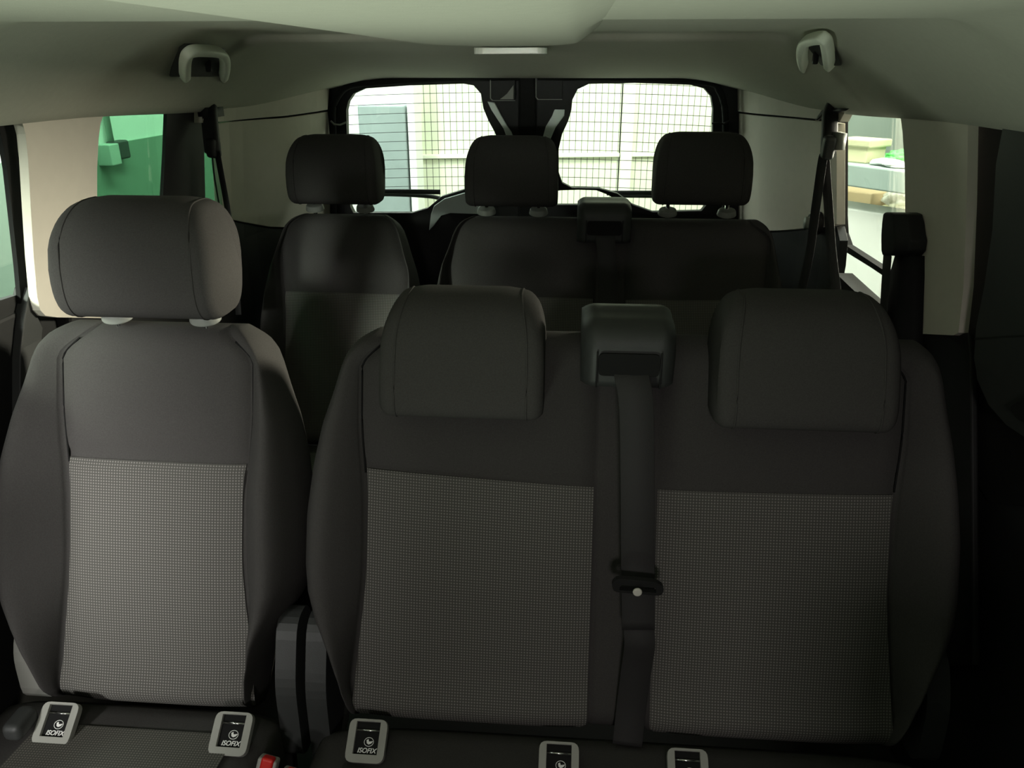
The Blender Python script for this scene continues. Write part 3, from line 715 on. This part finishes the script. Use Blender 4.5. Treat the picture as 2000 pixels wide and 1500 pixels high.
# ---- red-button buckles by the gap between the seats
def buckle(px, label, z=0.285, lean=0.2):
    p = PZ(px[0], px[1], z); t = thing('belt_buckle', label, 'buckle', (p.x, p.y, 0.22), 'red buttoned buckles in the seat gap')
    rot = Matrix.Rotation(R(-25), 3, 'X') @ Matrix.Rotation(lean, 3, 'Y')
    c = Vector(p) - rot @ Vector((0, 0, 0.035))
    bevel_mod(link('housing', box_me(c, (0.030, 0.020, 0.075), rot), M['isogrey'], t), 0.004, 3)
    c2 = Vector(p) - rot @ Vector((-.001, 0.006, 0.010))
    bevel_mod(link('release_button', box_me(c2, (0.019, 0.016, 0.032), rot), M['red'], t, label='red release button'), 0.004, 3)
    link('stalk', tube_me([c - rot @ Vector((0, 0, .03)), c - rot @ Vector((0, -.02, .12))], 0.008, 8), M['black'], t)
buckle((526, 1482), 'taller belt buckle with a red release button beside the single seat cushion')
buckle((572, 1506), 'lower belt buckle with a red top, in the gap by the bench', 0.27)

# ---- third-row wall belts
t = thing('seat_belt', 'black belt looped from the high anchor beside the back right window', 'seat belt', (0.74, 1.95, 0.8))
A = PW(1618, 250); xa = WALL(*A)
an = link('anchor_column', tube_me(crom([PX(1632, 200, 0.735), PX(1622, 222, 0.728), PX(1620, 262, 0.722), PX(1618, 296, 0.718)], 5), 0.014, 12, sq=(0.034, 0.024, (0, 1, 0))), M['black'], t)
link('anchor_hood', loft_me([[PX(x + dx * k, y + dy_ * k, 0.742 - 0.012 * k) for k in (0,)] + [PX(x + dx, y + dy_, 0.725), PX(x + dx * 1.6, y + dy_ * 1.6, 0.735)] for x, y, dx, dy_ in ((1589, 233, 5, 2), (1594, 224, 6, 5), (1602, 213, 6, 7), (1618, 207, 2, 9), (1640, 206, -2, 9), (1664, 209, -8, 5))], closed=True), M['black'], t)
rg = link('guide_ring', box_me(PX(1618, 288, 0.712), (0.026, 0.030, 0.052), Matrix.Rotation(R(8), 3, 'X')), M['dgrey'], t); bevel_mod(rg, 0.008, 3)
link('guide_knob', box_me(PX(1637, 275, 0.735), (0.02, 0.05, 0.036)), M['mgrey'], t); 
link('strap', ribbon_me(crom([PX(1611, 300, 0.712), PX(1606, 316, 0.708), PX(1594, 400, 0.705), PX(1580, 500, 0.705), PX(1562, 580, 0.70)], 5), 0.026, 0.0010, (0.55, -0.83, 0)), M['belt'], t)
link('strap', ribbon_me(crom([PX(1611, 300, 0.720), PX(1612, 318, 0.722), PX(1619, 420, 0.728), PX(1625, 500, 0.732), PX(1638, 600, 0.74)], 5), 0.024, 0.0010, (0.55, -0.83, 0)), M['belt'], t)
t = thing('seat_belt', 'black belt hanging from the back left pillar behind the single seat headrest', 'seat belt', (-0.72, 1.9, 0.7))
link('anchor_column', tube_me(crom([PX(408, 208, -0.742), PX(410, 240, -0.735), PX(413, 272, -0.728), PX(416, 298, -0.724)], 5), 0.014, 12, sq=(0.036, 0.024, (0, 1, 0))), M['black'], t)
link('anchor_hood', box_me(PX(412, 218, -0.745), (0.02, 0.10, 0.026)), M['black'], t)
bevel_mod(link('guide_ring', box_me(PX(417, 290, -0.722), (0.022, 0.045, 0.044), Matrix.Rotation(R(-8), 3, 'X')), M['black'], t), 0.008, 3)
link('strap', ribbon_me(crom([PX(424, 296, -0.715), PX(432, 340, -0.71), PX(443, 400, -0.705), PX(453, 470, -0.70), PX(460, 540, -0.695), PX(466, 615, -0.69)], 5), 0.030, 0.0018, (-0.75, 0.66, 0)), M['belt'], t)
link('strap', ribbon_me(crom([PX(414, 300, -0.735), PX(418, 340, -0.735), PX(428, 400, -0.73), PX(438, 440, -0.72)], 5), 0.028, 0.0018, (-0.5, 0.87, 0)), M['belt'], t)
bevel_mod(link('tongue', box_me(PX(461, 548, -0.688), (0.006, 0.050, 0.014), Matrix.Rotation(R(20), 3, 'X')), M['black'], t), 0.003, 2)
# ---- mid pillar belt on the right
t = thing('seat_belt', 'black belt guide with capped top on the right middle pillar', 'seat belt', (0.72, 1.42, 0.6))
def onR(x, y, o): Y, z = PW(x, y); return Vector((WALL(Y, z) - o, Y, z))
bevel_mod(link('anchor_cap', loft_me([[onR(x + dx, y, o) for dx, o in ((-wd, .0), (-wd, .03), (-wd * .6, .05), (wd * .6, .05), (wd, .03), (wd, .0))] for x, y, wd in ((1787, 415, 8), (1787, 419, 16), (1787, 435, 20), (1787, 458, 23), (1788, 470, 25), (1787, 490, 23), (1785, 500, 16))]), M['black'], t), 0.004, 2)
link('strap', ribbon_me(crom([onR(1782, 490, .045), onR(1772, 540, .04), onR(1762, 600, .035), onR(1752, 680, .03), onR(1745, 780, .02)], 5), 0.05, 0.0018, (0.1, 0.99, 0)), M['belt'], t)
link('belt_guide', loft_me([[onR(x - wd, y, .0), onR(x - wd, y, .025), onR(x + wd, y, .025), onR(x + wd, y, .0)] for x, y, wd in ((1790, 500, 16), (1784, 540, 22), (1778, 600, 26), (1772, 660, 30), (1770, 760, 34))]), M['rubber'], t)
# ---- round cargo fixing on the rear right panel
t = thing('cargo_fixing', 'round black fixing knob where the pale rear right panel meets the black trim', 'fixing', onR(1607, 436, 0))
p = onR(1607, 436, 0.02)
bm = bmesh.new(); bmesh.ops.create_cone(bm, cap_ends=True, segments=28, radius1=0.030, radius2=0.026, depth=0.03)
bmesh.ops.transform(bm, matrix=Matrix.Translation(p) @ Matrix.Rotation(R(-90), 4, 'Y'), verts=bm.verts[:]); bevel_mod(link('cap', from_bm(bm), M['black'], t), 0.006, 3)
bm = bmesh.new(); bmesh.ops.create_cone(bm, cap_ends=True, segments=24, radius1=0.017, radius2=0.015, depth=0.03)
bmesh.ops.transform(bm, matrix=Matrix.Translation(p - Vector((0.010, 0, 0))) @ Matrix.Rotation(R(-90), 4, 'Y'), verts=bm.verts[:]); link('inner_disc', from_bm(bm), M['mgrey'], t)

# ---- grab handles in the slopes of the headliner
def slope_pt(s, x, y, out):                         # pixel -> point `out` metres off the roof slope
    n = Vector((-s * 0.664, 0, -0.748)); o = Vector((s * 0.66, 1.7, 1.2455)) + n * out
    d = _d(x, y); return CAM + d * (n.dot(o - CAM) / n.dot(d))
def grab(s, label, base, grip, hook):
    n = Vector((-s * 0.664, 0, -0.748))
    t = thing('grab_handle', label, 'grab handle', slope_pt(s, *base[0], 0), 'roof grab handles')
    lo = [slope_pt(s, x, y, -0.01) for x, y in base]; hi = [slope_pt(s, x, y, 0.019) for x, y in base]
    bevel_mod(link('base_plate', loft_me([lo, hi]), M['dgrey'], t, smooth=False), 0.004, 2)
    k = len(grip) - 1
    outs = [0.018] + [0.028 + 0.020 * math.sin(math.pi * i / k) for i in range(1, k)] + [0.018]
    path = crom([slope_pt(s, x, y, o) for (x, y), o in zip(grip, outs)], 6)
    link('grip', tube_me(path, 0.011, 16, sq=(0.017, 0.020, n)), M['handle'], t)
    bevel_mod(link('coat_hook', box_me(slope_pt(s, *hook, 0.024), (0.010, 0.014, 0.026)), M['black'], t), 0.003, 2)
grab(-1, 'grey roof grab handle above the green-tinted window, on the single seat side', [(330, 150), (334, 132), (350, 91), (360, 85), (400, 86), (440, 95), (446, 108), (441, 150)],
     [(361, 151), (361, 137), (362, 118), (368, 104), (381, 99), (402, 99), (422, 101), (434, 106), (439, 118), (439, 137), (436, 152)], (407, 128))
grab(1, 'grey roof grab handle above the bench side, over the belt anchor column', [(1568, 130), (1567, 100), (1572, 76), (1590, 66), (1612, 63), (1620, 76), (1634, 104), (1645, 128)],
     [(1571, 133), (1567, 117), (1567, 97), (1572, 83), (1584, 77), (1600, 74), (1611, 76), (1616, 92), (1618, 110), (1620, 129)], (1593, 112))

# ---- roof duct with a lamp lens at its end
rings = []
for k in range(25):
    u = k / 24; Y = -0.6 + 2.32 * u
    end = smooth(0.84, 1.0, u); hb, ht = 0.128 - 0.045 * end ** 2, 0.185 - 0.085 * end ** 2
    zt, zb = zc(min(Y, 1.66)) + 0.004, 1.281 + 0.004 * end
    pts = crom([(-ht, zt, 0), (-ht + .012, zt - .003, 0), (-hb - .008, zb + .006, 0), (-hb + .012, zb, 0), (-.05, zb - .002, 0), (.05, zb - .002, 0), (hb - .012, zb, 0), (hb + .012, zb + .006, 0), (ht - .006, zt - .003, 0), (ht + .02, zt, 0)], 4)
    rings.append([(p.x, Y, p.y) for p in pts])
rings.append([(x * .9, Y + .012, z + .004 + (1.305 - z) * .3) for x, Y, z in rings[-1]])
rings.append([(x * .9, Y + .004, min(1.315, z + .02)) for x, Y, z in rings[-1]])
t = thing('roof_duct', 'pale moulded roof duct down the middle of the headliner, clear lamp at its end', 'roof duct', (0, 1.0, 1.28))
link('duct_cover', loft_me(rings, closed=False), M['headliner'], t)
bevel_mod(link('lamp_lens', poly_me(rnd_poly([(-.075, 1.66), (.075, 1.66), (.07, 1.735), (-.07, 1.735)], .02), (), 0.012, lambda u, v, w_: (u, v, 1.269 + w_)), M['lens'], t, smooth=False), 0.004, 3)

# ---- driver-side front seat: stands just ahead of the camera's frame and shades the bench
s5 = thing('front_seat', 'charcoal front seat ahead of the bench, just outside the view', 'seat', (0.45, -0.5, -0.07))
bkf = Back(0.20, 0.72, [0.31, 0.60], -0.52, 0.27, -0.34, 0.83)
link('backrest', bkf.body(), M['fabric'], s5); cushion(s5, 0.20, 0.72, -0.5, 0.27, [(0.31, 0.60, -0.55)]); headrest(s5, 0.455, -0.33, 0.848, posts=(-.07, .07), guide_z=0.836)

# ================================================================== THE GARAGE OUTSIDE
GZ = -0.55
box('garage_floor', (0, 1.5, GZ - 0.05), (9, 12, 0.1), M['gfloor'], bev=0)['kind'] = 'structure'
# left wall: white above, green below
zg = PX(260, 273, -2.0).z
box('wall_garage_left', (-2.06, 1.2, zg + 1.0), (0.12, 9.0, 2.0), M['gwhite'], bev=0)['kind'] = 'structure'
box('wall_garage_dado', (-2.05, 1.2, (zg + GZ) / 2), (0.13, 9.0, zg - GZ), M['ggreen'], bev=0)['kind'] = 'structure'
p0, p1 = PX(204, 283, -1.94), PX(260, 314, -1.94)
t = thing('junction_box', 'grey electrical box at the end of a conduit on the green wall outside', 'electrical box', (-1.96, (p0.y + p1.y) / 2, p1.z))
zb0, zb1 = min(p0.z, p1.z), max(p0.z, p1.z); ya, yb = min(p0.y, p1.y), max(p0.y, p1.y)
bevel_mod(link('box_body', box_me((-1.955, ya + (yb - ya) * .2, (zb0 + zb1) / 2), (0.07, (yb - ya) * .38, zb1 - zb0)), M['pipe'], t), 0.005, 2)
bevel_mod(link('box_cover', box_me((-1.965, ya + (yb - ya) * .70, (zb0 + zb1) / 2 + .01), (0.05, (yb - ya) * .55, (zb1 - zb0) * .9)), M['dgrey'], t), 0.01, 3)
c0, c1 = PX(209, 215, -1.97), PX(220, 282, -1.97)
tag(link('conduit', tube_me([(-1.975, c1.y, zb1 - .01), (-1.975, c1.y, zb1 + 1.2)], 0.014, 10), M['pipe']), 'thin grey conduit rising up the white wall above the electrical box', 'conduit')
# rear: ribbed gate leaf pair in a cream frame, slightly askew to the van
GY = 4.7
gm = Matrix.Translation((0, GY, 0)) @ Matrix.Rotation(R(9), 4, 'Z')
def gp(x, y):                                        # pixel -> (u, z) on the gate plane
    d = _d(x, y); n = gm.to_3x3() @ Vector((0, 1, 0)); tt = n.dot(Vector((0, GY, 0)) - CAM) / n.dot(d); P_ = CAM + d * tt
    l = gm.inverted() @ P_; return l.x, l.z
def gbox(name, a, b, y0, th, m, parent=None, bev=0.004, **k):
    me = box_me(((a[0] + b[0]) / 2, y0 + th / 2, (a[1] + b[1]) / 2), (abs(b[0] - a[0]), th, abs(b[1] - a[1]))); me.transform(gm)
    o = link(name, me, m, parent, **k); return bevel_mod(o, bev, 2) if bev else o
def gleaf(name, x0, x1, zr, mat_):
    me = box_me(((x0 + x1) / 2, 0.02, 1.0), (x1 - x0, 0.04, 3.1))
    o = link(name, me, mat_, smooth=False, origin=(0, 0, 0), structure=True); o.matrix_world = gm; return o
zr0, zr1 = gp(860, 301)[1], gp(860, 309)[1]
xl_, xr_ = gp(806, 250)[0], gp(1211, 250)[0]
g5 = gleaf('door_5', xl_ - 0.0, xr_, 0, M['gate'])
g6 = gleaf('door_6', gp(1236, 250)[0], 1.9, 0, M['gate'])
def grail(name, x0, x1, z0, z1, parent, y0=-0.03, th=0.03):
    me = box_me(((x0 + x1) / 2, y0 + th / 2, (z0 + z1) / 2), (x1 - x0, th, abs(z1 - z0)))
    o = link(name, me, M['gateframe'], parent, smooth=False, origin=(0, 0, 0)); o.location = (0, 0, 0); return bevel_mod(o, 0.005, 2)
grail('cross_rail', xl_, xr_, zr0, zr1, g5); grail('cross_rail', gp(1236, 250)[0], 1.9, zr0, zr1, g6)
grail('stile', xl_ - .02, gp(815, 250)[0], -0.5, 2.5, g5); grail('stile', gp(1213, 250)[0] - .0, gp(1236, 250)[0], -0.5, 2.5, g6)
hx, hz0 = gp(812, 250); _, hz1 = gp(812, 275)
hm = tube_me(crom([(hx - .02, -.03, hz0), (hx + .012, -.075, hz0), (hx + .018, -.08, (hz0 + hz1) / 2), (hx + .012, -.075, hz1), (hx - .02, -.03, hz1)], 5), 0.010, 8)
ho = link('pull_handle', hm, M['gateframe'], g5, origin=(0, 0, 0)); ho.location = (0, 0, 0)
# left of the gate: blue-grey rendered column in front of a white wall
box('wall_garage_rear', (-1.6, 5.3, 1.0), (3.4, 0.1, 3.3), M['gwhite'], bev=0)['kind'] = 'structure'
a, b = PY(697, 206, 4.3), PY(790, 206, 4.3)
tag(box('rendered_pier', ((a.x + b.x) / 2, 4.45, (a.z + GZ) / 2), (b.x - a.x, 0.3, a.z - GZ), M['column'], bev=0.01), 'blue grey rendered pier seen through the left rear window, beside the gate', 'pier')
a2, b2 = PY(791, 150, 4.3), PY(806, 150, 4.3)
tag(box('white_post', ((a2.x + b2.x) / 2, 4.40, 0.9), (b2.x - a2.x, 0.2, 2.9), M['gwhite'], bev=0.01), 'narrow white post between the rendered pier and the ribbed gate', 'post')
# right: wall, shelf board, boxes, bag
box('wall_garage_right', (3.1, 1.2, 0.9), (0.12, 9.0, 3.2), M['ggrey'], bev=0)['kind'] = 'structure'
box('wall_garage_return', (2.45, 4.35, 0.9), (1.9, 0.12, 3.2), M['ggrey'], bev=0)['kind'] = 'structure'
def prism(name, A, B, z0, z1, dd, m, parent=None, bev=0.006):
    """upright box whose front face stands on the ground line A-B"""
    dd = Vector(dd)
    rings = [[Vector((q.x, q.y, z)) for q in (A, B, B + dd, A + dd)] for z in (z0, z1)]
    return bevel_mod(link(name, loft_me(rings), m, parent, smooth=False), bev, 2)
zs = PY(1670, 320, 3.3).z
A, B = PZ(1560, 309, zs), PZ(1800, 338, zs)
dS = (B - A).normalized(); dN = Vector((-dS.y, dS.x, 0)) if (-dS.y) > 0 or dS.x > 0 else Vector((dS.y, -dS.x, 0))
tag(prism('shelf_board', A, B, zs - 0.085, zs, dN * .45, M['shelf']), 'grey shelf board outside the right window, carrying the yellow box and bag', 'shelf')
yb_ = thing('lidded_box', 'pale yellow lidded box on the shelf outside the right window', 'box', PZ(1672, 317, zs))
A1, B1 = PZ(1630, 314, zs) , PZ(1690, 320, zs); d1_ = (B1 - A1).normalized()
prism('box_body', A1, B1, zs, zs + .068, dN * .12, M['yellow'], yb_)
prism('box_lid', A1 - d1_ * .012 - dN * .01, B1 + d1_ * .014 - dN * .01, zs + .062, zs + .092, dN * .14, M['yellow'], yb_)
# crumpled carrier bag lying on the shelf
def crumple(name, c, sx, sy, sz, m, parent=None, amp=0.35, seed=1, fz=2.2):
    rnd = random.Random(seed); bm = bmesh.new(); bmesh.ops.create_icosphere(bm, subdivisions=4, radius=1.0)
    dirs = [(Vector((rnd.gauss(0, 1), rnd.gauss(0, 1), rnd.gauss(0, 1))) * fz, rnd.uniform(0, 6.28)) for _ in range(9)]
    for v in bm.verts:
        n = v.co.normalized(); f = 1 + amp * sum(abs(math.sin(n.dot(k) + ph)) - .6 for k, ph in dirs) / 3
        v.co = Vector((n.x * f * sx, n.y * f * sy, max(-sz * .55, n.z * f * sz)))
    bmesh.ops.translate(bm, verts=bm.verts[:], vec=Vector(c)); return link(name, from_bm(bm), m, parent)
cb = PZ(1724, 322, zs) + Vector((0, 0, 0.010))
tb = thing('carrier_bag', 'crumpled white plastic bag with a green print on the shelf outside', 'bag', cb)
crumple('bag_sheet', cb + Vector((.012, -.01, 0)), 0.062, 0.05, 0.016, M['bag'], tb, 0.3, 3)
crumple('bag_print', PZ(1741, 321, zs) + dN * .03 + Vector((0, 0, 0.026)), 0.045, 0.035, 0.026, M['green'], tb, 0.45, 5)
crumple('bag_tail', PZ(1762, 327, zs) + Vector((0, 0, 0.008)), 0.07, 0.05, 0.010, M['bag'], tb, 0.3, 8)
def line(pa, pb, z): return PZ(*pa, z), PZ(*pb, z)
A, B = line((1500, 382), (1746, 421), 0.70)
tag(prism('white_carton', A, B, GZ, 0.70, dN * .18, M['carton']), 'large white carton close outside the right window', 'box')
A, B = line((1560, 362), (1704, 378), 0.685)
tag(prism('cardboard_box', A, B, GZ, 0.685, dN * .30, M['card']), 'brown cardboard box behind the white carton outside the right window', 'box')
A, B = line((1722, 400), (1830, 416), 0.63)
tag(prism('tan_carton', A, B, GZ, 0.63, dN * .30, M['yellow']), 'tan carton standing to the right of the white carton', 'box')
cf = PZ(1752, 400, 0.645) + dN * .10
tag(crumple('plastic_film', cf + Vector((0, 0, .018)), 0.115, 0.10, 0.066, M['film'], None, 0.45, 11, 4.0), 'crumpled clear plastic film heaped on the tan carton', 'plastic film')
